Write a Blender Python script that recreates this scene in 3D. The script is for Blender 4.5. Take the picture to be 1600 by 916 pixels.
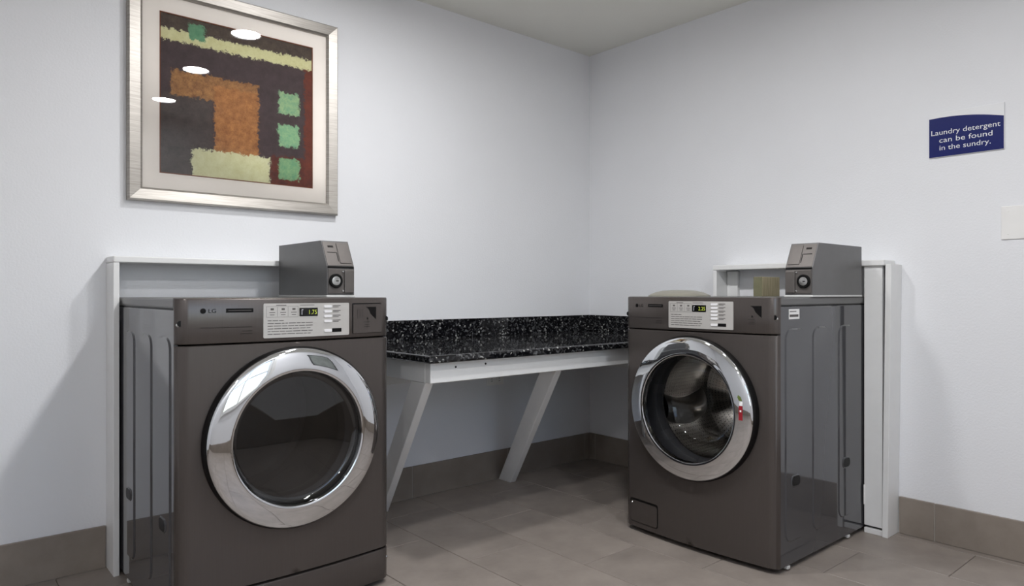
import bpy, bmesh, math, random
from mathutils import Vector, Matrix
random.seed(4)
for o in list(bpy.data.objects): bpy.data.objects.remove(o)
scene = bpy.context.scene
COL = scene.collection
PI = math.pi

# ------------------------------------------------------------ camera, world, exposure
cam_d = bpy.data.cameras.new('camera'); cam = bpy.data.objects.new('camera', cam_d); COL.objects.link(cam)
cam_d.sensor_width = 36.0; cam_d.lens = 36.0 * 1087.0 / 1600.0; cam_d.clip_start = 0.02
cam.location = (-3.12, -2.889, 1.0)
cam.rotation_euler = (PI / 2, 0, math.radians(49.15 - 90))
scene.camera = cam
vs = scene.view_settings
vs.view_transform = 'Standard'; vs.look = 'None'; vs.gamma = 1.0; vs.use_curve_mapping = False
vs.exposure = 1.0
LAMP = 128.0          # radiance of a ceiling downlight lens
SKY = .38
world = bpy.data.worlds.new('sky'); scene.world = world; world.use_nodes = True
wn = world.node_tree; wn.nodes.clear()
st = wn.nodes.new('ShaderNodeTexSky'); st.sky_type = 'NISHITA'; st.sun_disc = False
st.sun_elevation = math.radians(48); st.sun_rotation = math.radians(20); st.air_density = 1.0; st.dust_density = 2.5
bg = wn.nodes.new('ShaderNodeBackground'); bg.inputs[1].default_value = SKY
wo = wn.nodes.new('ShaderNodeOutputWorld')
hs = wn.nodes.new('ShaderNodeHueSaturation'); hs.inputs['Saturation'].default_value = .8
wn.links.new(st.outputs[0], hs.inputs['Color']); wn.links.new(hs.outputs[0], bg.inputs[0]); wn.links.new(bg.outputs[0], wo.inputs[0])

# ------------------------------------------------------------ materials
def lin(c):
    return tuple(((v / 255) / 12.92 if v / 255 <= .04045 else (((v / 255) + .055) / 1.055) ** 2.4) for v in c)
def new_mat(name):
    m = bpy.data.materials.new(name); m.use_nodes = True
    nt = m.node_tree; b = nt.nodes['Principled BSDF']
    return m, nt, b
def node(nt, t, **kw):
    n = nt.nodes.new(t)
    for k, v in kw.items(): setattr(n, k, v)
    return n
def ramp(nt, stops):
    r = node(nt, 'ShaderNodeValToRGB'); e = r.color_ramp.elements
    while len(e) < len(stops): e.new(.5)
    for q, (p, c) in zip(e, stops): q.position = p; q.color = (*c, 1)
    return r
def noise(nt, scale, detail=4, vec=None, rough=.5):
    n = node(nt, 'ShaderNodeTexNoise'); n.inputs['Scale'].default_value = scale
    n.inputs['Detail'].default_value = detail; n.inputs['Roughness'].default_value = rough
    if vec is not None: nt.links.new(vec, n.inputs['Vector'])
    return n
def objco(nt): return node(nt, 'ShaderNodeTexCoord').outputs['Object']
def bump(nt, b, src, strength, dist):
    q = node(nt, 'ShaderNodeBump'); q.inputs['Strength'].default_value = strength; q.inputs['Distance'].default_value = dist
    nt.links.new(src, q.inputs['Height']); nt.links.new(q.outputs[0], b.inputs['Normal'])
def plain(name, rgb, rough=.5, metal=0.0, coat=0.0, var=0.0, vscale=8, bmp=0.0, bscale=200, spec=.5):
    m, nt, b = new_mat(name); c = lin(rgb)
    b.inputs['Base Color'].default_value = (*c, 1); b.inputs['Roughness'].default_value = rough
    b.inputs['Metallic'].default_value = metal; b.inputs['Coat Weight'].default_value = coat
    b.inputs['Specular IOR Level'].default_value = spec
    oc = objco(nt)
    n = noise(nt, vscale, 4, oc)
    v = max(var, .02)
    r = ramp(nt, [(.3, tuple(x * (1 - v) for x in c)), (.7, tuple(min(1, x * (1 + v)) for x in c))])
    nt.links.new(n.outputs['Fac'], r.inputs[0]); nt.links.new(r.outputs[0], b.inputs['Base Color'])
    if bmp:
        n2 = noise(nt, bscale, 3, oc); bump(nt, b, n2.outputs['Fac'], bmp, .002)
    return m
def emis(name, rgb, s):
    m, nt, b = new_mat(name); b.inputs['Base Color'].default_value = (0, 0, 0, 1)
    b.inputs['Emission Color'].default_value = (*lin(rgb), 1); b.inputs['Emission Strength'].default_value = s
    return m
def pane(name, tint, ior=1.5, gain=1.0):
    m, nt, b = new_mat(name); nt.nodes.remove(b)
    t = node(nt, 'ShaderNodeBsdfTransparent'); t.inputs[0].default_value = (*tint, 1)
    g = node(nt, 'ShaderNodeBsdfGlossy'); g.inputs['Roughness'].default_value = 0.0; g.inputs[0].default_value = (1, 1, 1, 1)
    f = node(nt, 'ShaderNodeFresnel'); f.inputs[0].default_value = ior
    k = node(nt, 'ShaderNodeMath', operation='MULTIPLY', use_clamp=True); k.inputs[1].default_value = gain
    x = node(nt, 'ShaderNodeMixShader'); o = nt.nodes['Material Output']
    nt.links.new(f.outputs[0], k.inputs[0]); nt.links.new(k.outputs[0], x.inputs[0])
    nt.links.new(t.outputs[0], x.inputs[1]); nt.links.new(g.outputs[0], x.inputs[2]); nt.links.new(x.outputs[0], o.inputs[0])
    return m

M = {}
M['wall'] = plain('wall_paint', (237, 238, 241), .55, var=.012, vscale=1.5, bmp=.35, bscale=130)
M['ceil'] = plain('ceiling_paint', (236, 235, 227), .8, var=.012, vscale=1.5, bmp=.2, bscale=140)
M['trim'] = plain('white_trim', (228, 228, 226), .4)
M['paint'] = plain('white_painted_board', (238, 238, 237), .42, var=.02, vscale=14, bmp=.15, bscale=60)
M['grout'] = plain('grout', (126, 117, 109), .9, var=.08, vscale=30)
M['basegrout'] = plain('base_grout', (165, 158, 150), .9, var=.05, vscale=30)
M['chrome'] = plain('chrome', (226, 228, 231), .035, 1.0)
M['steel'] = plain('screw_steel', (205, 205, 203), .25, 1.0)
M['black'] = plain('black_plastic', (10, 9, 9), .45, spec=.25)
M['rubber'] = plain('black_rubber', (20, 19, 19), .6)
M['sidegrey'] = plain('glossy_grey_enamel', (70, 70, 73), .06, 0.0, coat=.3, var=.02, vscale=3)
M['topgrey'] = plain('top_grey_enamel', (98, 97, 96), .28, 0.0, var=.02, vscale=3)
M['membrane'] = plain('silver_membrane', (196, 193, 189), .38, .25, var=.02)
M['button'] = plain('white_button', (236, 235, 236), .4)
M['print'] = plain('dark_print', (92, 88, 86), .6)
M['darkprint'] = plain('charcoal_print', (38, 35, 34), .6, spec=.15)
M['printblack'] = plain('black_print', (10, 9, 9), .5, spec=.2)
M['coin'] = plain('coin_box_grey', (100, 99, 99), .33, .15, var=.03, vscale=20)
M['coinfront'] = plain('coin_box_front_metal', (104, 99, 96), .42, .4, var=.05, vscale=30)
M['plate'] = plain('pale_plate', (214, 214, 212), .35)
M['tan'] = None
M['cover'] = plain('beige_grey_plastic', (142, 139, 127), .4, var=.03)
M['sign'] = plain('sign_blue', (15, 27, 98), .35, spec=.25)
M['signwhite'] = plain('sign_white', (238, 239, 241), .3)
M['plastic'] = plain('white_plastic', (244, 243, 241), .35)
M['mat'] = plain('picture_mat', (243, 237, 230), .8, var=.01)
M['bevel'] = plain('mat_bevel', (118, 62, 30), .7)
M['red'] = plain('mark_red', (150, 22, 36), .45)
M['olive'] = plain('mark_olive', (96, 112, 52), .45)
M['greyart'] = plain('grey_art', (150, 156, 152), .6, var=.2, vscale=5)
M['frameblack'] = plain('dark_frame', (34, 34, 40), .4)
M['display'] = plain('display_black', (6, 7, 6), .15)
M['digit'] = emis('display_digit', (190, 205, 80), .5)
M['digitwhite'] = emis('display_mark', (205, 205, 215), .35)
M['lens'] = emis('downlight_lens', (253, 253, 254), LAMP)
M['glass'] = pane('clear_glass', (.96, .97, .97), 1.5)
M['artglass'] = pane('picture_glass', (.985, .985, .985), 1.42)
M['dryglass'] = pane('smoked_glass', (.46, .46, .47), 1.55, 1.8)
M['washglass'] = pane('door_glass', (.95, .95, .955), 1.5, .8)
M['drumdark'] = plain('dryer_drum_grey', (128, 126, 124), .45, .3, var=.05)
M['gasket'] = plain('grey_gasket', (46, 46, 48), .5)

# brushed frame
m, nt, b = new_mat('brushed_silver'); M['frame'] = m
b.inputs['Metallic'].default_value = .85; b.inputs['Roughness'].default_value = .42
oc = objco(nt); mp = node(nt, 'ShaderNodeMapping'); mp.inputs['Scale'].default_value = (3, 3, 90); nt.links.new(oc, mp.inputs[0])
n = noise(nt, 4, 5, mp.outputs[0]); r = ramp(nt, [(.3, lin((160, 155, 148))), (.7, lin((186, 181, 175)))])
nt.links.new(n.outputs['Fac'], r.inputs[0]); nt.links.new(r.outputs[0], b.inputs['Base Color'])

# graphite front (fine vertical brushing, slightly metallic)
m, nt, b = new_mat('graphite_front'); M['front'] = m
b.inputs['Metallic'].default_value = .55; b.inputs['Roughness'].default_value = .25
oc = objco(nt); mp = node(nt, 'ShaderNodeMapping'); mp.inputs['Scale'].default_value = (60, 60, 2); nt.links.new(oc, mp.inputs[0])
n = noise(nt, 5, 4, mp.outputs[0]); r = ramp(nt, [(.3, lin((90, 84, 81))), (.7, lin((93, 87, 84)))])
nt.links.new(n.outputs['Fac'], r.inputs[0]); nt.links.new(r.outputs[0], b.inputs['Base Color'])

# tiles
def tile_mat(name, a, c, rough):
    m, nt, b = new_mat(name)
    oi = node(nt, 'ShaderNodeObjectInfo'); oc = objco(nt)
    ad = node(nt, 'ShaderNodeVectorMath', operation='ADD'); sc = node(nt, 'ShaderNodeVectorMath', operation='SCALE')
    cb = node(nt, 'ShaderNodeCombineXYZ')
    for i in range(3): nt.links.new(oi.outputs['Random'], cb.inputs[i])
    nt.links.new(cb.outputs[0], sc.inputs[0]); sc.inputs['Scale'].default_value = 31
    nt.links.new(oc, ad.inputs[0]); nt.links.new(sc.outputs[0], ad.inputs[1])
    n1 = noise(nt, 6, 7, ad.outputs[0], .62); r = ramp(nt, [(.28, lin(a)), (.72, lin(c))])
    nt.links.new(n1.outputs['Fac'], r.inputs[0])
    hv = node(nt, 'ShaderNodeHueSaturation'); mr = node(nt, 'ShaderNodeMapRange')
    mr.inputs['To Min'].default_value = .975; mr.inputs['To Max'].default_value = 1.025
    nt.links.new(oi.outputs['Random'], mr.inputs[0]); nt.links.new(mr.outputs[0], hv.inputs['Value'])
    nt.links.new(r.outputs[0], hv.inputs['Color']); nt.links.new(hv.outputs[0], b.inputs['Base Color'])
    b.inputs['Roughness'].default_value = rough
    n2 = noise(nt, 60, 4, ad.outputs[0]); bump(nt, b, n2.outputs['Fac'], .12, .002)
    return m
M['tile'] = tile_mat('floor_tile', (132, 123, 116), (155, 145, 137), .42)
M['basetile'] = tile_mat('base_tile', (130, 120, 111), (150, 140, 130), .45)

# granite
m, nt, b = new_mat('black_granite'); M['granite'] = m
oc = objco(nt); v1 = node(nt, 'ShaderNodeTexVoronoi'); v1.inputs['Scale'].default_value = 130; nt.links.new(oc, v1.inputs['Vector'])
sep = node(nt, 'ShaderNodeSeparateColor'); nt.links.new(v1.outputs['Color'], sep.inputs[0])
r1 = ramp(nt, [(0, lin((16, 16, 19))), (.45, lin((30, 30, 33))), (.68, lin((62, 62, 64))), (.86, lin((96, 97, 98))), (.965, lin((172, 172, 168)))])
r1.color_ramp.interpolation = 'CONSTANT'; nt.links.new(sep.outputs[0], r1.inputs[0])
n = noise(nt, 22, 4, oc); mx = node(nt, 'ShaderNodeMix', data_type='RGBA', blend_type='MULTIPLY'); mx.inputs[0].default_value = .7
r2 = ramp(nt, [(.35, (.35, .35, .36)), (.6, (1, 1, 1))]); nt.links.new(n.outputs['Fac'], r2.inputs[0])
nt.links.new(r1.outputs[0], mx.inputs[6]); nt.links.new(r2.outputs[0], mx.inputs[7]); nt.links.new(mx.outputs[2], b.inputs['Base Color'])
b.inputs['Roughness'].default_value = .04

# tan wood block
m, nt, b = new_mat('tan_wood'); M['tan'] = m
oc = objco(nt); mp = node(nt, 'ShaderNodeMapping'); mp.inputs['Scale'].default_value = (40, 40, 4); nt.links.new(oc, mp.inputs[0])
n = noise(nt, 4, 4, mp.outputs[0]); r = ramp(nt, [(.3, lin((168, 158, 128))), (.7, lin((194, 183, 152)))])
nt.links.new(n.outputs['Fac'], r.inputs[0]); nt.links.new(r.outputs[0], b.inputs['Base Color']); b.inputs['Roughness'].default_value = .7

# perforated drum
m, nt, b = new_mat('perforated_steel'); M['drum'] = m
b.inputs['Metallic'].default_value = 1; b.inputs['Roughness'].default_value = .22
oc = objco(nt); sp = node(nt, 'ShaderNodeSeparateXYZ'); nt.links.new(oc, sp.inputs[0])
def mnode(op, a, c=None):
    q = node(nt, 'ShaderNodeMath', operation=op)
    for k, x in enumerate((a, c)):
        if x is None: continue
        if isinstance(x, (int, float)): q.inputs[k].default_value = x
        else: nt.links.new(x, q.inputs[k])
    return q.outputs[0]
zz = mnode('SUBTRACT', sp.outputs[2], .554)
ang = mnode('MULTIPLY', mnode('ARCTAN2', zz, sp.outputs[0]), .248)
rad = mnode('SQRT', mnode('ADD', mnode('MULTIPLY', zz, zz), mnode('MULTIPLY', sp.outputs[0], sp.outputs[0])))
cb = node(nt, 'ShaderNodeCombineXYZ'); nt.links.new(ang, cb.inputs[0]); nt.links.new(mnode('SUBTRACT', sp.outputs[1], rad), cb.inputs[1])
v = node(nt, 'ShaderNodeTexVoronoi', voronoi_dimensions='2D'); v.inputs['Scale'].default_value = 62; v.inputs['Randomness'].default_value = 0.0
nt.links.new(cb.outputs[0], v.inputs['Vector']); r = ramp(nt, [(.13, (.04, .04, .04)), (.19, lin((206, 203, 198)))])
nt.links.new(v.outputs['Distance'], r.inputs[0]); nt.links.new(r.outputs[0], b.inputs['Base Color'])
M['lifter'] = plain('lifter_steel', (222, 220, 216), .28, 1.0)

# abstract print
def art_material():
    m, nt, b = new_mat('abstract_print'); b.inputs['Roughness'].default_value = .75
    oc = objco(nt); sp = node(nt, 'ShaderNodeSeparateXYZ'); nt.links.new(oc, sp.inputs[0])
    nz = noise(nt, 70, 8, oc, .8); nz2 = noise(nt, 66, 8, None, .8)
    mp = node(nt, 'ShaderNodeMapping'); mp.inputs['Location'].default_value = (3.1, 1.7, 8.2); nt.links.new(oc, mp.inputs[0]); nt.links.new(mp.outputs[0], nz2.inputs['Vector'])
    def mth(op, a, bb=None, cc=None):
        q = node(nt, 'ShaderNodeMath', operation=op)
        for i, x in enumerate((a, bb, cc)):
            if x is None: continue
            if isinstance(x, (int, float)): q.inputs[i].default_value = x
            else: nt.links.new(x, q.inputs[i])
        return q.outputs[0]
    u0 = mth('MULTIPLY_ADD', sp.outputs[0], 1 / .61, .5); v0 = mth('MULTIPLY_ADD', sp.outputs[2], 1 / .61, .5)
    u = mth('ADD', u0, mth('MULTIPLY_ADD', nz.outputs['Fac'], .13, -.065)); v = mth('ADD', v0, mth('MULTIPLY_ADD', nz2.outputs['Fac'], .13, -.065))
    def rect(a, bb, c, d):
        x = mth('MULTIPLY', mth('GREATER_THAN', u, a), mth('LESS_THAN', u, bb))
        y = mth('MULTIPLY', mth('GREATER_THAN', v, c), mth('LESS_THAN', v, d))
        return mth('MULTIPLY', x, y)
    def tex(c1, c2, scale, a=.35, bb=.65):
        n = noise(nt, scale * 2.2, 8, oc, .82); r = ramp(nt, [(a, lin(c1)), (bb, lin(c2))]); nt.links.new(n.outputs['Fac'], r.inputs[0]); return r.outputs[0]
    cur = tex((58, 42, 44), (76, 60, 62), 9)
    layers = [
        (rect(-1, .31, -1, .50), tex((62, 52, 50), (84, 72, 68), 14)),
        (rect(-1, 2, .92, 2), tex((56, 42, 38), (92, 78, 64), 12)),
        (rect(.70, 2, -1, .20), tex((74, 24, 16), (112, 44, 22), 12)),
        (rect(.945, 2, -1, .9), tex((86, 34, 22), (120, 52, 28), 10)),
        (rect(-1, 2, .838, .912), tex((222, 220, 176), (204, 200, 148), 16)),
        (rect(.17, .265, .87, .972), tex((86, 140, 106), (112, 160, 124), 24)),
        (rect(.065, .615, .50, .658), tex((112, 70, 40), (182, 134, 78), 20)),
        (rect(.325, .615, .15, .60), tex((134, 82, 42), (192, 136, 76), 18)),
        (rect(.19, .695, -1, .176), tex((222, 222, 186), (208, 206, 160), 14)),
        (rect(.757, .907, .497, .648), tex((108, 158, 128), (166, 192, 142), 22)),
        (rect(.757, .907, .268, .42), tex((108, 164, 132), (160, 194, 146), 22)),
        (rect(.757, .907, .038, .186), tex((98, 152, 118), (150, 184, 132), 22)),
    ]
    for fac, c in layers:
        x = node(nt, 'ShaderNodeMix', data_type='RGBA'); nt.links.new(fac, x.inputs[0]); nt.links.new(cur, x.inputs[6]); nt.links.new(c, x.inputs[7]); cur = x.outputs[2]
    nt.links.new(cur, b.inputs['Base Color'])
    return m
M['art'] = art_material()

# ------------------------------------------------------------ mesh helpers
def link(name, me, mat, parent=None, loc=(0, 0, 0), rot=(0, 0, 0)):
    o = bpy.data.objects.new(name, me); COL.objects.link(o)
    if mat and len(me.materials) == 0: me.materials.append(mat)
    o.location = loc; o.rotation_euler = rot
    if parent: o.parent = parent
    return o
def finish(bm, name, smooth=35):
    bmesh.ops.recalc_face_normals(bm, faces=bm.faces)
    me = bpy.data.meshes.new(name); bm.to_mesh(me); bm.free()
    if smooth:
        for p in me.polygons: p.use_smooth = True
        me.set_sharp_from_angle(angle=math.radians(smooth))
    return me
def add_box(bm, a, b):
    vs_ = [bm.verts.new((x, y, z)) for x in (a[0], b[0]) for y in (a[1], b[1]) for z in (a[2], b[2])]
    for f in ((0, 1, 3, 2), (4, 6, 7, 5), (0, 4, 5, 1), (2, 3, 7, 6), (0, 2, 6, 4), (1, 5, 7, 3)): bm.faces.new([vs_[i] for i in f])
def boxmesh(name, boxes, bevel=0.0, seg=2):
    bm = bmesh.new()
    for a, b in boxes: add_box(bm, a, b)
    if bevel: bmesh.ops.bevel(bm, geom=list(bm.edges), offset=bevel, segments=seg, profile=.5, affect='EDGES')
    return finish(bm, name, 0)
def box(name, a, b, mat, parent=None, bevel=.002):
    return link(name, boxmesh(name, [(a, b)], bevel), mat, parent)
def prism(name, poly, axis, a, b, mat, parent=None, bevel=0.0, smooth=40):
    """poly in the two remaining axes, extruded along axis from a to b"""
    bm = bmesh.new()
    def P(p, t):
        return {'x': (t, p[0], p[1]), 'y': (p[0], t, p[1]), 'z': (p[0], p[1], t)}[axis]
    lo = [bm.verts.new(P(p, a)) for p in poly]; hi = [bm.verts.new(P(p, b)) for p in poly]
    n_ = len(poly); bm.faces.new(lo); bm.faces.new(hi)
    for i in range(n_): bm.faces.new((lo[i], lo[(i + 1) % n_], hi[(i + 1) % n_], hi[i]))
    if bevel:
        es = [e for e in bm.edges if e.calc_face_angle(0) > .6]
        bmesh.ops.bevel(bm, geom=es, offset=bevel, segments=2, profile=.5, affect='EDGES')
    return link(name, finish(bm, name, smooth), mat, parent)
def revolve(name, prof, mat, parent=None, center=(0, 0, 0), seg=96, axis='y', smooth=40, close=False, open_out=None):
    """prof: list of (radius, d); d goes along -y (out of a machine front) or +z"""
    bm = bmesh.new(); rings = []
    for r_, d in prof:
        ring = []
        if r_ < 1e-6:
            p = (0, -d, 0) if axis == 'y' else (0, 0, d); v = bm.verts.new(p); ring = [v] * seg
        else:
            for i in range(seg):
                t = 2 * PI * i / seg
                p = (r_ * math.cos(t), -d, r_ * math.sin(t)) if axis == 'y' else (r_ * math.cos(t), r_ * math.sin(t), d)
                ring.append(bm.verts.new(p))
        rings.append(ring)
    pairs = list(zip(rings, rings[1:])) + ([(rings[-1], rings[0])] if close else [])
    for A, B in pairs:
        for i in range(seg):
            j = (i + 1) % seg; q = []
            for v in (A[i], A[j], B[j], B[i]):
                if v not in q: q.append(v)
            if len(q) > 2: bm.faces.new(q)
    bmesh.ops.translate(bm, verts=bm.verts, vec=Vector(center))
    me = finish(bm, name, smooth)
    if open_out and sum(p.normal.y * p.area for p in me.polygons) > 0: me.flip_normals()     # glass sheets face the room
    return link(name, me, mat, parent)
def empty(name, loc=(0, 0, 0), rz=0.0):
    o = bpy.data.objects.new(name, None); COL.objects.link(o); o.location = loc; o.rotation_euler = (0, 0, rz); o.empty_display_size = .1
    return o
def tag(o, label=None, cat=None, group=None, kind=None):
    if label: o['label'] = label
    if cat: o['category'] = cat
    if group: o['group'] = group
    if kind: o['kind'] = kind
    return o
def text_verts(body, size, align='LEFT', spacing=1.0, line=1.0):
    cu = bpy.data.curves.new('txt', 'FONT'); cu.body = body; cu.size = size; cu.align_x = align; cu.space_character = spacing; cu.space_line = line
    cu.resolution_u = 3
    o = bpy.data.objects.new('txt', cu); COL.objects.link(o)
    dg = bpy.context.evaluated_depsgraph_get(); dg.update()
    me = bpy.data.meshes.new_from_object(o.evaluated_get(dg)); bpy.data.objects.remove(o)
    me.materials.clear()
    return me

# ------------------------------------------------------------ room
XL, YB, ZC = -4.45, -3.25, 2.437
T = .12
def struct(o, label=None): o['kind'] = 'structure'; return o
fl = struct(box('floor', (XL - T, YB - T, -.13), (T, T, -.004), M['grout'], None, 0))
struct(box('ceiling', (XL - T, YB - T, ZC), (T, T, ZC + .1), M['ceil'], None, 0))
struct(box('wall_left', (XL - T, 0, -.004), (T, T, ZC), M['wall'], None, 0))
struct(box('wall_right', (0, YB - T, -.004), (T, 0, ZC), M['wall'], None, 0))
struct(box('wall_side', (XL - T, YB - T, -.004), (XL, 0, ZC), M['wall'], None, 0))
WX0, WX1, WZ0, WZ1 = -2.75, -1.70, .68, 1.82     # window opening in the wall behind the camera
bm = bmesh.new()
for a, b in (((XL, YB - T, -.004), (WX0, YB, ZC)), ((WX1, YB - T, -.004), (0, YB, ZC)), ((WX0, YB - T, -.004), (WX1, YB, WZ0)), ((WX0, YB - T, WZ1), (WX1, YB, ZC))): add_box(bm, a, b)
struct(link('wall_back', finish(bm, 'wall_back', 0), M['wall']))
win = struct(empty('window_1', ((WX0 + WX1) / 2, YB, WZ0)))
hw_, hh_ = (WX1 - WX0) / 2, WZ1 - WZ0
def wpart(n, a, b, m, bev=.003): return box(n, a, b, M[m], win, bev)
for n, a, b in (('frame', (-hw_, -.10, 0), (-hw_ + .05, -.03, hh_)), ('frame', (hw_ - .05, -.10, 0), (hw_, -.03, hh_)),
                ('frame', (-hw_ + .05, -.10, hh_ - .05), (hw_ - .05, -.03, hh_)), ('frame', (-hw_ + .05, -.10, 0), (hw_ - .05, -.03, .05)),
                ('mullion', (-.02, -.095, .05), (.02, -.035, hh_ - .05)), ('mullion', (-hw_ + .05, -.09, hh_ / 2 - .02), (-.02, -.04, hh_ / 2 + .02)),
                ('mullion', (.02, -.09, hh_ / 2 - .02), (hw_ - .05, -.04, hh_ / 2 + .02)),
                ('casing', (-hw_ - .07, .0, -.07), (-hw_, .02, hh_ + .07)), ('casing', (hw_, .0, -.07), (hw_ + .07, .02, hh_ + .07)),
                ('casing', (-hw_, .0, hh_), (hw_, .02, hh_ + .07)), ('window_sill', (-hw_, -.03, -.03), (hw_, .04, 0))):
    wpart(n, a, b, 'trim')
for sx in (-1, 1):
    for k in (0, 1):
        x0, x1 = (-hw_ + .05, -.02) if sx < 0 else (.02, hw_ - .05)
        z0, z1 = (.05, hh_ / 2 - .02) if k == 0 else (hh_ / 2 + .02, hh_ - .05)
        bm = bmesh.new(); bm.faces.new([bm.verts.new(p) for p in ((x1, -.065, z0), (x0, -.065, z0), (x0, -.065, z1), (x1, -.065, z1))])
        me = bpy.data.meshes.new('pane'); bm.to_mesh(me); bm.free(); link('pane', me, M['glass'], win)

# floor tiles: 0.30 x 0.61 m in a half bond, long side along the right wall
tile_cache = {}
def tile(parent, name, w, d, h, loc, mat, bevel=.0015):
    key = (name, round(w, 3), round(d, 3), round(h, 3))
    if key not in tile_cache:
        tile_cache[key] = boxmesh(name, [((-w / 2, -d / 2, -h / 2), (w / 2, d / 2, h / 2))], bevel, 1)
    return link(name, tile_cache[key], mat, parent, loc)
PX, PY, G = .2985, .610, .0028
i = 0; x1 = -.05
cols = [(-.05, -.0)]
while x1 > XL: cols.append((x1 - PX, x1)); x1 -= PX
for ci, (xa, xb) in enumerate(cols):
    xa = max(xa, XL)
    y1 = 0.0; first = -.21 if ci % 2 == 1 else -.515
    ys = [0.0]; yy = first
    while yy > YB: ys.append(yy); yy -= PY
    ys.append(YB)
    for ya, yb in zip(ys[1:], ys):
        if xb - xa < .02 or yb - ya < .02: continue
        tile(fl, 'floor_tile', xb - xa - G, yb - ya - G, .012, ((xa + xb) / 2, (ya + yb) / 2, -.006), M['tile'])
# tiled skirting
BH, BT = .154, .011
def skirting(name, axis, spans, phase, coord, sign):
    bm = bmesh.new()
    for s0, s1 in spans:
        lo, hi = sorted((coord, coord + sign * (BT - .003)))
        a, b = ((s0, lo, .0), (s1, hi, BH - .0015)) if axis == 'x' else ((lo, s0, .0), (hi, s1, BH - .0015))
        add_box(bm, a, b)
    root = struct(link(name, finish(bm, name, 0), M['basegrout']))
    for s0, s1 in spans:
        cuts = [s0] + [c for c in sorted(phase - .61 * k for k in range(-1, 9)) if s0 + .01 < c < s1 - .01] + [s1]
        for c0, c1 in zip(cuts, cuts[1:]):
            L = c1 - c0 - .005; mid = (c0 + c1) / 2
            loc = (mid, coord + sign * BT / 2, BH / 2 + .001) if axis == 'x' else (coord + sign * BT / 2, mid, BH / 2 + .001)
            tile(root, 'skirting_tile', *((L, BT, BH - .002) if axis == 'x' else (BT, L, BH - .002)), loc, M['basetile'])
skirting('baseboard_left', 'x', [(XL, -2.582), (-1.839, -BT)], -.05, 0, -1)
skirting('baseboard_right', 'y', [(YB, -1.752), (-.930, 0)], -.056, 0, -1)
skirting('baseboard_back', 'x', [(XL, -BT)], -.3, YB, 1)
skirting('baseboard_side', 'y', [(YB + BT, -BT)], -.2, XL, 1)

# ceiling downlights
for k, (x, y, where) in enumerate(((-1.716, -1.011, 'nearest the abstract picture'), (-1.735, -1.84, 'in the middle of the row'), (-1.70, -2.72, 'nearest the window'),
        (-3.55, -2.72, 'added behind the camera as unseen fill'))):  # last lamp is an added fill, out of view, lifting overall brightness
    t = tag(empty('downlight', (x, y, ZC)), 'round white recessed ceiling downlight ' + where, 'light', 'ceiling downlights')
    revolve('trim_ring', [(.098, 0), (.098, -.004), (.092, -.010), (.080, -.010), (.076, -.004), (.076, 0)], M['trim'], t, seg=48, axis='z')
    revolve('lens', [(0, -.005), (.076, -.005)], M['lens'], t, seg=48, axis='z')

# ------------------------------------------------------------ washing machine / dryer
HW, D, BOW, CR = .3445, .742, .022, .034
ZS, ZT, ZCN = .850, .985, .554          # seam, top, door centre
RH = .262
def yf(x):                               # depth of the bowed front at x
    ax = abs(x); t = min(1, max(0, (ax - (HW - CR)) / CR))
    return D - .006 + BOW * (1 - (ax / HW) ** 2) - .026 * (1 - math.sqrt(max(0, 1 - t * t)))      # bow, then a rounded corner
XA = HW - CR                             # the corner zone starts here
CORNER = [XA + CR * math.sin(PI / 2 * k / 16) for k in range(17)]
XS = [-x for x in reversed(CORNER)] + [-XA + 2 * XA * k / 24 for k in range(1, 24)] + CORNER
def curved_slab(name, z0, z1, mat, parent, thick=.02, edge=.004):
    """front slab following the bowed plan, with rounded upper and lower edges"""
    bm = bmesh.new()
    lev = [(z0, edge), (z0 + edge * .3, edge * .3), (z0 + edge, 0), (z1 - edge, 0), (z1 - edge * .3, edge * .3), (z1, edge)]
    rows = [[bm.verts.new((x, -(yf(x) - inn), z)) for x in XS] for z, inn in lev]
    for A, B in zip(rows, rows[1:]):
        for i in range(len(XS) - 1): bm.faces.new((A[i], A[i + 1], B[i + 1], B[i]))
    for row in (rows[0], rows[-1]):
        back = [bm.verts.new((v.co.x, -(D - .06), v.co.z)) for v in row]
        for i in range(len(XS) - 1): bm.faces.new((row[i], row[i + 1], back[i + 1], back[i]))
    return link(name, finish(bm, name, 40), mat, parent)
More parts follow.
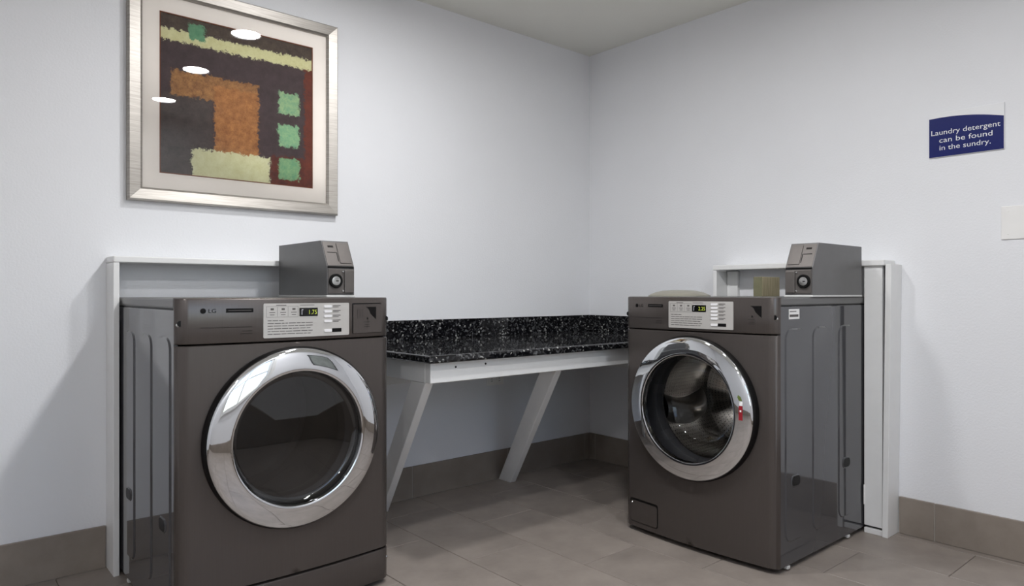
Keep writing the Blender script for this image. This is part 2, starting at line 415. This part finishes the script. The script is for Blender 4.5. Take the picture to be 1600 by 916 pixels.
def holed_front(name, z0, z1, mat, parent, bottom_round):
    bm = bmesh.new(); N = 128
    xa = XA
    # rectangle border points by angle, corners snapped
    def rect_pt(t):
        c, s = math.cos(t), math.sin(t); k = 1e9
        if abs(c) > 1e-9: k = min(k, xa / abs(c))
        if s > 1e-9: k = min(k, (z1 - ZCN) / s)
        if s < -1e-9: k = min(k, (z0 - ZCN) / s)
        return [c * k, s * k]
    outer = [rect_pt(2 * PI * i / N) for i in range(N)]
    for cx, cz in ((xa, z1 - ZCN), (-xa, z1 - ZCN), (-xa, z0 - ZCN), (xa, z0 - ZCN)):
        j = min(range(N), key=lambda i: (outer[i][0] - cx) ** 2 + (outer[i][1] - cz) ** 2); outer[j] = [cx, cz]
    K = 9; rings = []
    for k in range(K + 1):
        t = k / K; ring = []
        for i in range(N):
            a = 2 * PI * i / N
            x = RH * math.cos(a) * (1 - t) + outer[i][0] * t; z = RH * math.sin(a) * (1 - t) + outer[i][1] * t
            ring.append(bm.verts.new((x, -yf(x), ZCN + z)))
        rings.append(ring)
    inner = [bm.verts.new((v.co.x, v.co.y + .05, v.co.z)) for v in rings[0]]
    for A, B in [(inner, rings[0])] + list(zip(rings, rings[1:])):
        for i in range(N): bm.faces.new((A[i], A[(i + 1) % N], B[(i + 1) % N], B[i]))
    # rounded vertical corners
    for s in (-1, 1):
        xs = [s * x for x in CORNER]
        lo = [bm.verts.new((x, -yf(x), z0)) for x in xs]; hi = [bm.verts.new((x, -yf(x), z1)) for x in xs]
        for i in range(16): bm.faces.new((lo[i], lo[i + 1], hi[i + 1], hi[i]))
    # upper and lower return edges
    for z, dz in ((z1, .003), (z0, -.003)):
        r0 = [bm.verts.new((x, -yf(x), z)) for x in XS]; r1 = [bm.verts.new((x, -(yf(x) - .003), z + dz * .8)) for x in XS]; r2 = [bm.verts.new((x, -(D - .06), z + dz * .8)) for x in XS]
        for A, B in ((r0, r1), (r1, r2)):
            for i in range(len(XS) - 1): bm.faces.new((A[i], A[i + 1], B[i + 1], B[i]))
    bmesh.ops.remove_doubles(bm, verts=bm.verts, dist=.00002)
    return link(name, finish(bm, name, 40), mat, parent)
def conform(me, off, dx=0.0, dz=0.0):
    """a flat mesh in (x, y) laid on the bowed front at (dx, dz)"""
    for v in me.vertices:
        x, z = v.co.x + dx, v.co.y + dz
        v.co = (x, -(yf(x) + off + v.co.z), z)
    return me
def front_plate(name, x0, x1, z0, z1, off, thick, mat, parent, round_=.004, nx=10):
    bm = bmesh.new(); pts = []
    for cx, cz, a0 in ((x1 - round_, z1 - round_, 0), (x0 + round_, z1 - round_, 90), (x0 + round_, z0 + round_, 180), (x1 - round_, z0 + round_, 270)):
        for k in range(5):
            t = math.radians(a0 + 22.5 * k); pts.append((cx + round_ * math.cos(t), cz + round_ * math.sin(t)))
    # subdivide the long edges so that they follow the bow
    full = []
    for p, q in zip(pts, pts[1:] + pts[:1]):
        n_ = max(1, int(abs(q[0] - p[0]) / .02))
        for k in range(n_): full.append((p[0] + (q[0] - p[0]) * k / n_, p[1] + (q[1] - p[1]) * k / n_))
    top = [bm.verts.new((x, z, thick)) for x, z in full]; bot = [bm.verts.new((x, z, -.002)) for x, z in full]
    n_ = len(full)
    for i in range(n_): bm.faces.new((bot[i], bot[(i + 1) % n_], top[(i + 1) % n_], top[i]))
    cap = bm.faces.new(top); bmesh.ops.triangulate(bm, faces=[cap])
    bmesh.ops.recalc_face_normals(bm, faces=bm.faces)
    me = bpy.data.meshes.new(name); bm.to_mesh(me); bm.free()
    return link(name, conform(me, off), mat, parent)
def front_text(name, body, size, x, z, off, mat, parent, align='LEFT', sx=1.0):
    me = text_verts(body, size, align)
    for v in me.vertices: v.co.x *= sx
    return link(name, conform(me, off, x, z), mat, parent)
def front_bars(name, bars, off, mat, parent):
    bm = bmesh.new()
    for x0, x1, z0, z1 in bars:
        n_ = max(1, int((x1 - x0) / .03))
        for k in range(n_):
            a = x0 + (x1 - x0) * k / n_; b_ = x0 + (x1 - x0) * (k + 1) / n_
            bm.faces.new([bm.verts.new(p) for p in ((a, z0, 0), (b_, z0, 0), (b_, z1, 0), (a, z1, 0))])
    me = bpy.data.meshes.new(name); bm.to_mesh(me); bm.free()
    return link(name, conform(me, off), mat, parent)
def stadium_pts(y0, y1, z0, z1, r):
    out = []
    for cy, cz, a0 in ((y1 - r, z1 - r, 0), (y0 + r, z1 - r, 90), (y0 + r, z0 + r, 180), (y1 - r, z0 + r, 270)):
        for k in range(7):
            t = math.radians(a0 + 15 * k); out.append((cy + r * math.cos(t), cz + r * math.sin(t)))
    return out
def side_rib(name, s, y0, y1, z0, z1, r, h, ch, mat, parent, base=HW):
    bm = bmesh.new()
    A = [bm.verts.new((s * base, y, z)) for y, z in stadium_pts(y0, y1, z0, z1, r)]
    B = [bm.verts.new((s * (base + h), y, z)) for y, z in stadium_pts(y0 + ch, y1 - ch, z0 + ch, z1 - ch, r - ch)]
    n_ = len(A)
    for i in range(n_): bm.faces.new((A[i], A[(i + 1) % n_], B[(i + 1) % n_], B[i]))
    bm.faces.new(B)
    return link(name, finish(bm, name, 25), mat, parent)

def machine(kind, loc, rz):
    t = empty(kind, loc, rz); W = kind == 'washing_machine'
    ZB = .018
    # shell
    for s in (-1, 1):
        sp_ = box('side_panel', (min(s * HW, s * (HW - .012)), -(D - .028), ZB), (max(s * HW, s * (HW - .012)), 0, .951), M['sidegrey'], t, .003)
        for y0, y1 in ((-.682, -.537), (-.476, -.338), (-.259, -.123)):
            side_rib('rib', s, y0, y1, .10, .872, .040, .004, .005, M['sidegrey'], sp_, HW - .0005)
        for yc in (-.612, -.196):
            g = side_rib('grip_slot', s, yc - .034, yc + .034, .296, .340, .018, .003, .003, M['sidegrey'], sp_, HW + .0033)
            side_rib('slot_opening', s, yc - .029, yc + .029, .300, .336, .0150, .0012, .001, M['black'], sp_, HW + .0060)
    box('back_panel', (-HW + .012, -.012, ZB), (HW - .012, 0, .951), M['sidegrey'], t, 0)
    box('base_pan', (-HW + .012, -(D - .03), ZB), (HW - .012, -.012, ZB + .012), M['black'], t, 0)
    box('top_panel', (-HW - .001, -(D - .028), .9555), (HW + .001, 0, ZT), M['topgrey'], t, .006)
    box('top_gasket', (-HW + .004, -(D - .034), .950), (HW - .004, -.004, .957), M['black'], t, 0)
    # front
    if W:
        holed_front('front_panel', ZB + .003, ZS - .004, M['front'], t, True)
    else:
        curved_slab('kick_panel', ZB, .122, M['front'], t, edge=.004)
        holed_front('front_panel', .130, ZS - .004, M['front'], t, False)
    cp = curved_slab('control_panel', ZS + .002, ZT, M['front'], t, edge=.006)
    # door
    d0 = yf(0)
    c = (0, -d0, ZCN)
    dr = revolve('door_frame', [(.255, -.03), (.2805, -.03), (.2805, .006), (.279, .014), (.2745, .020), (.262, .021)], M['black'], t, c)
    revolve('chrome_ring', [(.2755, .016), (.2745, .0225), (.270, .0265), (.262, .0290), (.250, .0318), (.232, .0350), (.216, .0372), (.2095, .0374), (.2062, .0355), (.2050, .0310), (.2045, .012)], M['chrome'], dr, c, seg=128)
    if W:
        revolve('glass_bowl', [(.2046, .022), (.199, .010), (.190, -.020), (.178, -.060), (.163, -.095), (.140, -.118), (.10, -.130), (.05, -.135), (0, -.136)], M['washglass'], dr, c, seg=96, open_out=True)
        revolve('gasket', [(.262, -.052), (.235, -.050), (.212, -.060), (.205, -.085), (.212, -.110), (.250, -.115)], M['gasket'], t, c, seg=64)
        dm = revolve('drum', [(.215, -.118), (.243, -.125), (.248, -.14), (.248, -.44), (.235, -.462), (.18, -.466), (.12, -.450), (.05, -.440), (0, -.438)], M['drum'], t, c, seg=96)
        for k in range(3):
            a = math.radians(190 + 120 * k)
            bm = bmesh.new(); rows = []
            for j in range(13):
                dd = -.15 - .29 * j / 12; hgt = .070 * math.sin(PI * min(1, (j + .8) / 13.5)) ** .5; row = []
                for i in range(9):
                    u = (i - 4) / 4; rr = .250 - hgt * (1 - u * u) ** .8; th = a + u * .24 + .12 * math.sin(PI * j / 12)
                    row.append(bm.verts.new((rr * math.cos(th) + c[0], c[1] - dd, rr * math.sin(th) + c[2])))
                rows.append(row)
            for A, B in zip(rows, rows[1:]):
                for i in range(8): bm.faces.new((A[i], A[i + 1], B[i + 1], B[i]))
            link('lifter', finish(bm, 'lifter', 60), M['lifter'], dm)
    else:
        revolve('glass_pane', [(.2046, .022), (.2005, .010), (.197, .004), (.192, .0015), (.185, .001), (.09, .0008), (0, .0008)], M['dryglass'], dr, c, seg=96, open_out=True)
        revolve('inner_rim', [(.262, -.045), (.215, -.046), (.196, -.060), (.190, -.085), (.196, -.110), (.25, -.115)], M['drumdark'], t, c, seg=64)
        revolve('drum', [(.205, -.118), (.262, -.125), (.268, -.14), (.268, -.52), (.25, -.535), (.10, -.525), (0, -.525)], M['drumdark'], t, c, seg=64)
    # control panel furniture
    ft = .0012
    mem = front_plate('membrane_panel', -.1045, .1815 if not W else .1815, .863, .968, 0, .0014, M['membrane'], cp, .004)
    o = .0018
    # printed text: rows of small type
    rows = []
    rng = random.Random(3)
    for k in range(6):
        z = .9155 - k * .0082
        x = -.092
        while x < .045:
            w = rng.uniform(.008, .026); x2 = min(x + w, .052)
            rows.append((x, x2, z - .0011, z + .0011)); x = x2 + .0025
            if k == 0 and x > -.04: break
    for k in range(3):
        xk = -.083 + k * .034
        rows += [(xk, xk + .010, .9475, .9535), (xk - .004, xk + .014, .9395, .9415), (xk - .002, xk + .012, .9325, .9345)]
    rows += [(-.066, -.034, .9612, .9635), (.010, .058, .9612, .963)]
    fr = [(-.096, .004, .9585, .9592), (-.096, .004, .9258, .9265), (-.096, -.0953, .9258, .9592), (.0033, .004, .9258, .9592), (-.062, -.0613, .928, .957), (-.029, -.0283, .928, .957)]
    front_bars('printed_text', rows, o, M['print'], mem); front_bars('printed_lines', fr, o, M['print'], mem)
    dp = front_plate('display', .008, .069, .9275, .9535, .0012, .0012, M['display'], mem, .0015)
    front_bars('display_glyph', [(.0148, .0168, .932, .949), (.0168, .0205, .947, .949)], .0029, M['digitwhite'], mem)
    front_text('display_digits', '1.75' if not W else '2.25', .0195, .036, .9335, .0029, M['digit'], mem, 'LEFT', .92)
    nb = 4 if not W else 5
    for k in range(nb):
        z = .957 - k * (.0155 if not W else .0133)
        front_plate('button', .0905, .118, z - .0040, z + .0040, .001, .003, M['button'], mem, .0034)
        front_bars('button_print', [(.122, .150, z + .0008, z + .0032), (.122, .143, z - .0034, z - .0014)], o, M['print'], mem)
    front_plate('button', .0905, .118, .8755, .8845, .001, .003, M['button'], mem, .0034)
    front_plate('black_label', .1195, .153, .874, .886, .0010, .0012, M['printblack'], mem, .001)
    # brand mark and nameplate
    bm = bmesh.new(); bmesh.ops.create_circle(bm, cap_ends=True, segments=32, radius=.0078)
    me = bpy.data.meshes.new('logo'); bm.to_mesh(me); bm.free(); link('logo', conform(me, .0009, -.2745, .948), M['printblack'], cp)
    front_text('brand_lettering', 'LG', .0165, -.2615, .9425, .0009, M['printblack'], cp, 'LEFT', 1.15)
    front_plate('nameplate', -.212, -.134, .9425, .9545, 0, .0008, M['printblack'], cp, .0015)
    front_bars('nameplate_print', [(-.206, -.140, .9477, .9492)], .0013, M['print'], cp)
    front_bars('panel_print', [(-.281, -.137, .8985, .9000), (-.166, -.137, .8868, .8882), (-.172, -.137, .8785, .8800)], .0009, M['darkprint'], cp)
    # coin-drawer door at the right of the panel
    if not W:
        front_plate('hatch_gap', .194, .3085, .866, .9665, 0, .0006, M['black'], cp, .003)
        hd = front_plate('hatch', .197, .3085, .867, .9625, 0, .0022, M['front'], cp, .003)
        hx = 0.0; ho = .0028
    else:
        hd = cp; hx = .002; ho = .0009
    bm = bmesh.new(); arc = [(.2445, .953), (.2865, .9535), (.2865, .911), (.2760, .9195), (.2640, .931), (.2590, .9425), (.2530, .9490)]
    bm.faces.new([bm.verts.new((x + hx, z, 0)) for x, z in arc]); bmesh.ops.triangulate(bm, faces=bm.faces)
    me = bpy.data.meshes.new('emblem'); bm.to_mesh(me); bm.free(); link('emblem', conform(me, ho), M['printblack'], hd)
    front_bars('emblem_print', [(.2490 + hx, .2545 + hx, .9115, .918)], ho, M['printblack'], hd)
    front_bars('hatch_print', [(.236 + hx, .262 + hx, .9025, .9040), (.240 + hx, .260 + hx, .8935, .8950), (.238 + hx, .262 + hx, .8870, .8885)] + ([(.212, .2130, .916, .946), (.2215, .2225, .916, .946), (.231, .232, .916, .946)] if not W else []), ho, M['darkprint'], hd)
    # screws, feet
    for s in (-1, 1):
        xs = s * .3365; revolve('panel_screw', [(0, .004), (.003, .0038), (.0055, .002), (.0060, -.002)], M['steel'], cp, (xs, -yf(xs) + .0, .909), seg=20)
        revolve('screw_recess', [(0, .0009), (.0085, .0009), (.009, -.002)], M['black'], cp, (xs - s * .0045, -yf(xs - s * .0045), .9125), seg=20)
        if not W:
            revolve('kick_screw', [(0, .003), (.003, .0028), (.005, .001), (.005, -.002)], M['steel'], t, (s * .3395, -yf(.3395), .085), seg=16)
        for yy in (-(D - .09), -.16):
            revolve('foot', [(0, 0), (.021, 0), (.021, .007), (.012, .010), (.012, ZB), (0, ZB)], M['rubber'], t, (s * .298, yy, 0), seg=24, axis='z')
            box('base_clip', (min(s * (HW - .02), s * (HW + .002)), yy - .014, ZB - .012), (max(s * (HW - .02), s * (HW + .002)), yy + .006, ZB - .001), M['plate'], t, .002)
    if W:
        ac = front_plate('access_door_gap', -.314, -.160, .040, .138, 0, .0006, M['black'], t, .012)
        ad = front_plate('access_door', -.311, -.164, .043, .129, 0, .002, M['front'], t, .012)
        revolve('access_screw', [(0, .0045), (.003, .004), (.0045, .002), (.0045, 0)], M['steel'], t, (-.300, -yf(.300) - .001, .119), seg=16)
        bx = HW + .0006
        lb = box('paper_label', (HW - .001, -.654, .905), (bx, -.577, .9415), M['plastic'], t, 0)
        for k, (a, b_) in enumerate(((-.648, -.600), (-.650, -.585))):
            z = .933 - k * .014
            box('label_print', (bx - .0002, a, z - (.0015 if k == 0 else .006)), (bx + .0003, b_, z + (.0015 if k == 0 else .003)), M['print'], lb, 0)
        # flat red, white and olive marks on the chrome door ring
        def ringmark(name, pts, mat, off=.0012):
            bm = bmesh.new(); vv = []
            for x, z in pts:
                r_ = math.hypot(x, z); d_ = .0290 + (.262 - r_) / (.262 - .216) * (.0372 - .0290)
                vv.append(bm.verts.new((x, -(d0 + d_ + off), ZCN + z)))
            bm.faces.new(vv); bmesh.ops.recalc_face_normals(bm, faces=bm.faces)
            me = bpy.data.meshes.new(name); bm.to_mesh(me); bm.free(); return link(name, me, mat, dr)
        ringmark('red_mark', [(.228, -.012), (.242, -.012), (.242, .040), (.228, .040)], M['red'])
        ringmark('white_mark', [(.230, .041), (.241, .041), (.242, .056), (.231, .056)], M['plastic'])
        ringmark('white_mark', [(.232, .018), (.238, .018), (.238, .025), (.232, .025)], M['plastic'], .0018)
        ringmark('olive_mark', [(.228, .058), (.240, .057), (.234, .072), (.224, .078), (.222, .070)], M['olive'])
    return t

dryer = machine('clothes_dryer', (-2.2105, -.055, 0), 0)
tag(dryer, 'dark graphite front-loading dryer with smoked round door and a kick panel, under the picture', 'dryer')
washer = machine('washing_machine', (-.073, -1.3015, 0), -PI / 2)
tag(washer, 'dark graphite front-loading washer with steel drum behind clear door, paper label on side', 'washer')

# ------------------------------------------------------------ coin boxes on the machines
def coin_box(loc, rz, s, label):
    t = tag(empty('coin_box', loc, rz), label, 'coin box')
    w, dp, h = .054, .430, .2
    box('base_plate', (-w - .003, -dp - .004, 0), (w + .003, 0, .007), M['plate'], t, .0015)
    z0 = .007
    prof = [(0, z0), (-dp, z0), (-dp, z0 + .103), (-dp + .050, z0 + h), (0, z0 + h)]
    body = prism('housing', prof, 'x', -w, w, M['coin'], t, .003, 20)
    # lower vault door
    fd = box('vault_door', (-w + .004, -dp - .003, z0 + .006), (w - .004, -dp + .004, z0 + .096), M['coinfront'], t, .0015)
    box('seam', (-w + .002, -dp - .0012, z0 + .098), (w - .002, -dp + .004, z0 + .105), M['black'], t, 0)
    lx = -s * .022
    revolve('lock_collar', [(.026, -.002), (.026, .006), (.0235, .009), (.019, .009), (.0175, .004)], M['black'], fd, (lx, -dp - .003, z0 + .052), seg=40)
    lk = revolve('lock', [(0, .0085), (.010, .0085), (.0165, .0075), (.018, .004), (.018, -.001)], M['steel'], fd, (lx, -dp - .003, z0 + .052), seg=32)
    box('keyhole', (lx - .0015, -dp - .0122, z0 + .050), (lx + .0085, -dp - .0112, z0 + .0535), M['black'], lk, 0)
    # coin slide column
    x0 = s * .010; cx0, cx1 = sorted((s * .012, s * .050))
    ch = box('coin_return', (cx0, -dp - .009, z0 + .008), (cx1, -dp - .002, z0 + .092), M['coinfront'], t, .003)
    for z in (.016, .086):
        revolve('rivet', [(0, .004), (.003, .0036), (.0048, .0012), (.005, -.001)], M['steel'], fd, (s * .0075, -dp - .003, z0 + z), seg=16)
    # slanted upper face plate with coin slot
    a = math.atan2(.050, .097)
    def slant(name, x0, x1, v0, v1, o0, o1, mat, par, bev=.001):
        me = boxmesh(name, [((x0, -o1, v0), (x1, -o0, v1))], bev)
        R_ = Matrix.Translation((0, -dp, z0 + .103)) @ Matrix.Rotation(-a, 4, 'X')
        me.transform(R_); return link(name, me, mat, par)
    fp = slant('face_plate', -w + .003, w - .003, .004, .104, -.002, .002, M['coinfront'], t)
    slant('coin_slot', -s * .0305 + s * .027 - .0015, -s * .0305 + s * .027 + .0015, .022, .060, .0015, .0026, M['black'], fp, 0)
    cs = slant('coin_chute', *sorted((s * .001, s * .046)), .014, .098, .002, .005, M['coinfront'], fp)
    slant('plate_print', *sorted((-s * .006, -s * .040)), .058, .061, .0015, .0024, M['darkprint'], fp, 0)
    slant('plate_print', *sorted((-s * .012, -s * .034)), .080, .088, .0015, .0024, M['darkprint'], fp, 0)
    return t
coin_box((-1.933, -.131, ZT), 0, 1, 'grey metal coin box with round lock, on top of the dryer beside the picture wall')
coin_box((-.127, -1.597, ZT), -PI / 2, -1, 'grey metal coin box with round lock, on top of the washer beside the tan block')

# tan block and the low round cover on the washer top
blk = empty('wooden_block', (-.19, -1.262, ZT)); tag(blk, 'small tan wooden block standing on the washer top beside its coin box', 'block')
box('block_body', (-.075, -.022, 0), (.075, .022, .087), M['tan'], blk, .0015)
box('shaded_face', (-.0765, -.021, .001), (-.075, .021, .086), plain('tan_wood_shaded', (120, 118, 92), .75, var=.08, vscale=40), blk, 0)  # front face in a darker tan, its shade painted into the colour
cv = empty('round_cover', (-.575, -1.064, ZT)); tag(cv, 'shallow domed beige-grey cover lying on the washer top', 'cover')
revolve('dome', [(.130, 0), (.130, .005), (.122, .010), (.10, .019), (.07, .025), (.03, .0275), (0, .028)], M['cover'], cv, seg=64, axis='z', smooth=60)
revolve('rim', [(.133, 0), (.133, .004), (.130, .006), (.126, .004)], M['cover'], cv, seg=64, axis='z')

# ------------------------------------------------------------ white board surrounds behind the machines
sb = empty('board_surround', (-2.2115, 0, 0)); tag(sb, 'white painted board surround behind the dryer, against the picture wall', 'surround')
for x0, x1 in ((-.3685, -.3495), (.3515, .3705)): box('side_board', (x0, -.122, 0), (x1, -.001, 1.108), M['paint'], sb, .002)
box('top_board', (-.3685, -.124, 1.109), (.3705, -.001, 1.131), M['paint'], sb, .003)
sw = empty('board_surround', (0, -1.3025, 0)); tag(sw, 'white painted board surround behind the washer, with a leaning end board', 'surround')
box('side_board', (-.115, .3475, 0), (-.001, .3675, 1.110), M['paint'], sw, .002)
box('cleat', (-.024, .288, 0), (-.001, .346, 1.108), M['paint'], sw, .002)
box('front_board', (-.104, -.421, .032), (-.086, -.349, 1.112), M['paint'], sw, .002)
box('front_board', (-.104, -.421, 0), (-.086, -.349, .022), M['paint'], sw, .002)
bm = bmesh.new(); add_box(bm, (-.112, -.445, 0), (-.001, -.4225, 1.118))
for v in bm.verts:
    v.co.y += -.012 * v.co.z
bmesh.ops.bevel(bm, geom=list(bm.edges), offset=.002, segments=2, profile=.5, affect='EDGES')
link('side_board', finish(bm, 'side_board', 0), M['paint'], sw)
box('top_board', (-.118, -.432, 1.1125), (-.001, .3675, 1.136), M['paint'], sw, .003)
box('cord_clip', (-.110, -.3505, .118), (-.104, -.3465 - .0035, .200), M['plastic'], sw, .001)

# ------------------------------------------------------------ folding counter
ct = empty('counter', (0, 0, 0)); tag(ct, 'black speckled granite counter on white lumber frame with slanted braces, in the corner', 'counter')
CX0, CY0 = -1.700, -.790
def slab_profile(r, z0, z1):
    out = [(-.001, z0), (-.001, z1)]
    for k in range(7):
        t = PI / 2 - PI * k / 6; out.append((CY0 + r - r * math.cos(t), (z0 + z1) / 2 + (z1 - z0) / 2 * math.sin(t)))
    return out
bm = bmesh.new(); add_box(bm, (CX0, CY0, .741), (-.001, -.001, .771))
es = [e for e in bm.edges if all(abs(v.co.y - CY0) < 1e-6 for v in e.verts) and abs(e.verts[0].co.z - e.verts[1].co.z) < 1e-6] + [e for e in bm.edges if all(abs(v.co.x - CX0) < 1e-6 for v in e.verts) and abs(e.verts[0].co.z - e.verts[1].co.z) < 1e-6]
bmesh.ops.bevel(bm, geom=list(set(es)), offset=.009, segments=4, profile=.5, affect='EDGES')
link('granite_top', finish(bm, 'granite_top', 0), M['granite'], ct)
box('backsplash', (CX0, -.021, .7715), (-.001, -.001, .868), M['granite'], ct, .002)
box('backsplash', (-.021, CY0 + .01, .7715), (-.001, -.022, .868), M['granite'], ct, .002)
AX, AY, AZ = -1.668, -.750, .664
box('apron_board', (AX, AY, AZ), (-.001, AY + .036, .7405), M['paint'], ct, .003)
box('apron_board', (AX, AY + .0365, AZ), (AX + .036, -.001, .7405), M['paint'], ct, .003)
box('wall_cleat', (AX + .037, -.021, .566), (-.022, -.001, .7405), M['paint'], ct, .002)
box('wall_cleat', (-.021, AY + .037, .572), (-.001, -.001, .7405), M['paint'], ct, .002)
for k, x in enumerate((AX + .26, AX + .115)): revolve('screw_head', [(0, .0012), (.004, .0012), (.0045, -.001)], M['rubber'], ct, (x - .10 * 0, AY, .722 - .003 * k), seg=12)
def brace(bx, by, tx, ty):
    q = [(0, .098), (0, 0), (.038, 0), (.038, .098)]
    T_ = (tx, ty, AZ - .001)
    bm = bmesh.new()
    lo = [bm.verts.new((bx + x, by + y, 0)) for x, y in q]; hi = [bm.verts.new((bx + x + T_[0], by + y + T_[1], T_[2])) for x, y in q]
    bm.faces.new(lo); bm.faces.new(hi)
    for i in range(4): bm.faces.new((lo[i], lo[(i + 1) % 4], hi[(i + 1) % 4], hi[i]))
    bmesh.ops.bevel(bm, geom=list(bm.edges), offset=.003, segments=2, profile=.5, affect='EDGES')
    return link('brace', finish(bm, 'brace', 0), M['paint'], ct)
brace(-.731, -.112, -.250, -.6); brace(-1.505, -.112, -.160, -.6)
# outlet plate on the wall below the counter
op = tag(empty('outlet_plate', (-.745, 0, .535)), 'white outlet plate on the wall under the counter', 'outlet')
box('plate', (-.058, -.006, -.029), (.058, -.0005, .029), M['plastic'], op, .0015)
for s in (-1, 1):
    rc = box('receptacle', (s * .026 - .016, -.0085, -.016), (s * .026 + .016, -.006, .016), M['plastic'], op, .001)
    for dz in (-.006, .006): box('socket_slot', (s * .026 - .005, -.0091, dz - .0012), (s * .026 + .004, -.0084, dz + .0012), M['black'], rc, 0)

# ------------------------------------------------------------ picture, sign, wall plate
PCX, PCZ = -2.0945, 1.767
pic = tag(empty('framed_picture', (PCX, 0, PCZ)), 'abstract brown, orange and green print in a wide silver frame above the dryer', 'picture')
OH, IH, FD = .421, .370, .032
def rail(name, rot, oh, ih, fd, mat, parent):
    bm = bmesh.new()
    prof = [(oh, -.001), (oh, -fd * .75), (oh - .006, -fd), (ih + .008, -fd * .82), (ih, -fd * .6), (ih, -.001)]
    A = [bm.verts.new((-r_, y, -r_)) for r_, y in prof]; B = [bm.verts.new((r_, y, -r_)) for r_, y in prof]
    n_ = len(prof); bm.faces.new(A); bm.faces.new(B)
    for i in range(n_): bm.faces.new((A[i], A[(i + 1) % n_], B[(i + 1) % n_], B[i]))
    bmesh.ops.rotate(bm, verts=bm.verts, cent=(0, 0, 0), matrix=Matrix.Rotation(rot, 3, 'Y'))
    return link(name, finish(bm, name, 25), mat, parent)
for k in range(4): rail('frame_rail', k * PI / 2, OH, IH, FD, M['frame'], pic)
mat_b = link('mat_board', boxmesh('mat_board', [((-IH, -.0105, -IH), (-.309, -.0085, IH)), ((.309, -.0105, -IH), (IH, -.0085, IH)), ((-.309, -.0105, -IH), (.309, -.0085, -.309)), ((-.309, -.0105, .309), (.309, -.0085, IH))], 0), M['mat'], pic)
link('mat_bevel', boxmesh('mat_bevel', [((-.309, -.0100, -.309), (-.305, -.0075, .309)), ((.305, -.0100, -.309), (.309, -.0075, .309)), ((-.305, -.0100, -.309), (.305, -.0075, -.305)), ((-.305, -.0100, .305), (.305, -.0075, .309))], 0), M['bevel'], pic)
bm = bmesh.new(); bm.faces.new([bm.verts.new(p) for p in ((-.305, -.007, -.305), (.305, -.007, -.305), (.305, -.007, .305), (-.305, -.007, .305))])
me = bpy.data.meshes.new('art_print'); bm.to_mesh(me); bm.free(); link('art_print', me, M['art'], pic)
bm = bmesh.new(); bm.faces.new([bm.verts.new(p) for p in ((-IH, -.014, -IH), (IH, -.014, -IH), (IH, -.014, IH), (-IH, -.014, IH))])
me = bpy.data.meshes.new('glass'); bm.to_mesh(me); bm.free(); link('glass', me, M['artglass'], pic)

# second picture, on the wall behind the camera (mirrored in the dryer door)
p2 = tag(empty('framed_picture', (-.62, YB, 1.42), PI), 'grey picture in a thin dark frame on the wall opposite the dryer', 'picture')
for k in range(4): rail('frame_rail', k * PI / 2, .30, .275, .025, M['frameblack'], p2)
box('art_print', (-.275, -.010, -.275), (.275, -.004, .275), M['greyart'], p2, 0)

# sign on the right wall (local x runs along -y of the room)
sg = tag(empty('wall_sign', (0, -1.9925, 1.6315), -PI / 2), 'blue and white sign about laundry detergent on the wall above the washer', 'sign')
sw2, sh2 = .128, .0885
box('backing', (-sw2, -.007, -sh2), (sw2, -.001, sh2), M['signwhite'], sg, .0012)
pts = [(-sw2 + .0012, -sh2 + .0012), (sw2 - .0012, -sh2 + .0012)]
for k in range(13):
    u = 1 - 2 * k / 12; x = u * (sw2 - .0012); tt = (x + sw2) / (2 * sw2)
    pts.append((x, .0680 - .0310 * tt ** 1.9 + .004 * math.sin(PI * tt)))
bm = bmesh.new(); f = bm.faces.new([bm.verts.new((x, -.0074, z)) for x, z in pts]); bmesh.ops.triangulate(bm, faces=[f])
me = bpy.data.meshes.new('blue_field'); bm.to_mesh(me); bm.free(); link('blue_field', me, M['sign'], sg)
for body, z, x0, x1 in (('Laundry detergent', .0005, -.119, .116), ('can be found', -.0310, -.0905, .0905), ('in the sundry.', -.0615, -.0895, .0850)):
    me = text_verts(body, .0285, 'LEFT'); xs = [v.co.x for v in me.vertices]; a, b_ = min(xs), max(xs)
    for v in me.vertices:
        v.co = (x0 + (v.co.x - a) * (x1 - x0) / (b_ - a), -.0079, z + v.co.y)
    link('lettering', me, M['signwhite'], sg)

wp = tag(empty('wall_plate', (0, -2.169, 1.264), -PI / 2), 'blank white wall plate with corner screws below the blue sign', 'wall plate')
box('plate', (-.059, -.006, -.0625), (.059, -.0005, .0625), M['plastic'], wp, .002)
for sx in (-1, 1):
    for sz in (-1, 1): revolve('plate_screw', [(0, .0012), (.0025, .0011), (.0033, -.0005)], M['plastic'], wp, (sx * .023 * 1.6, -.006, sz * .042), seg=14)
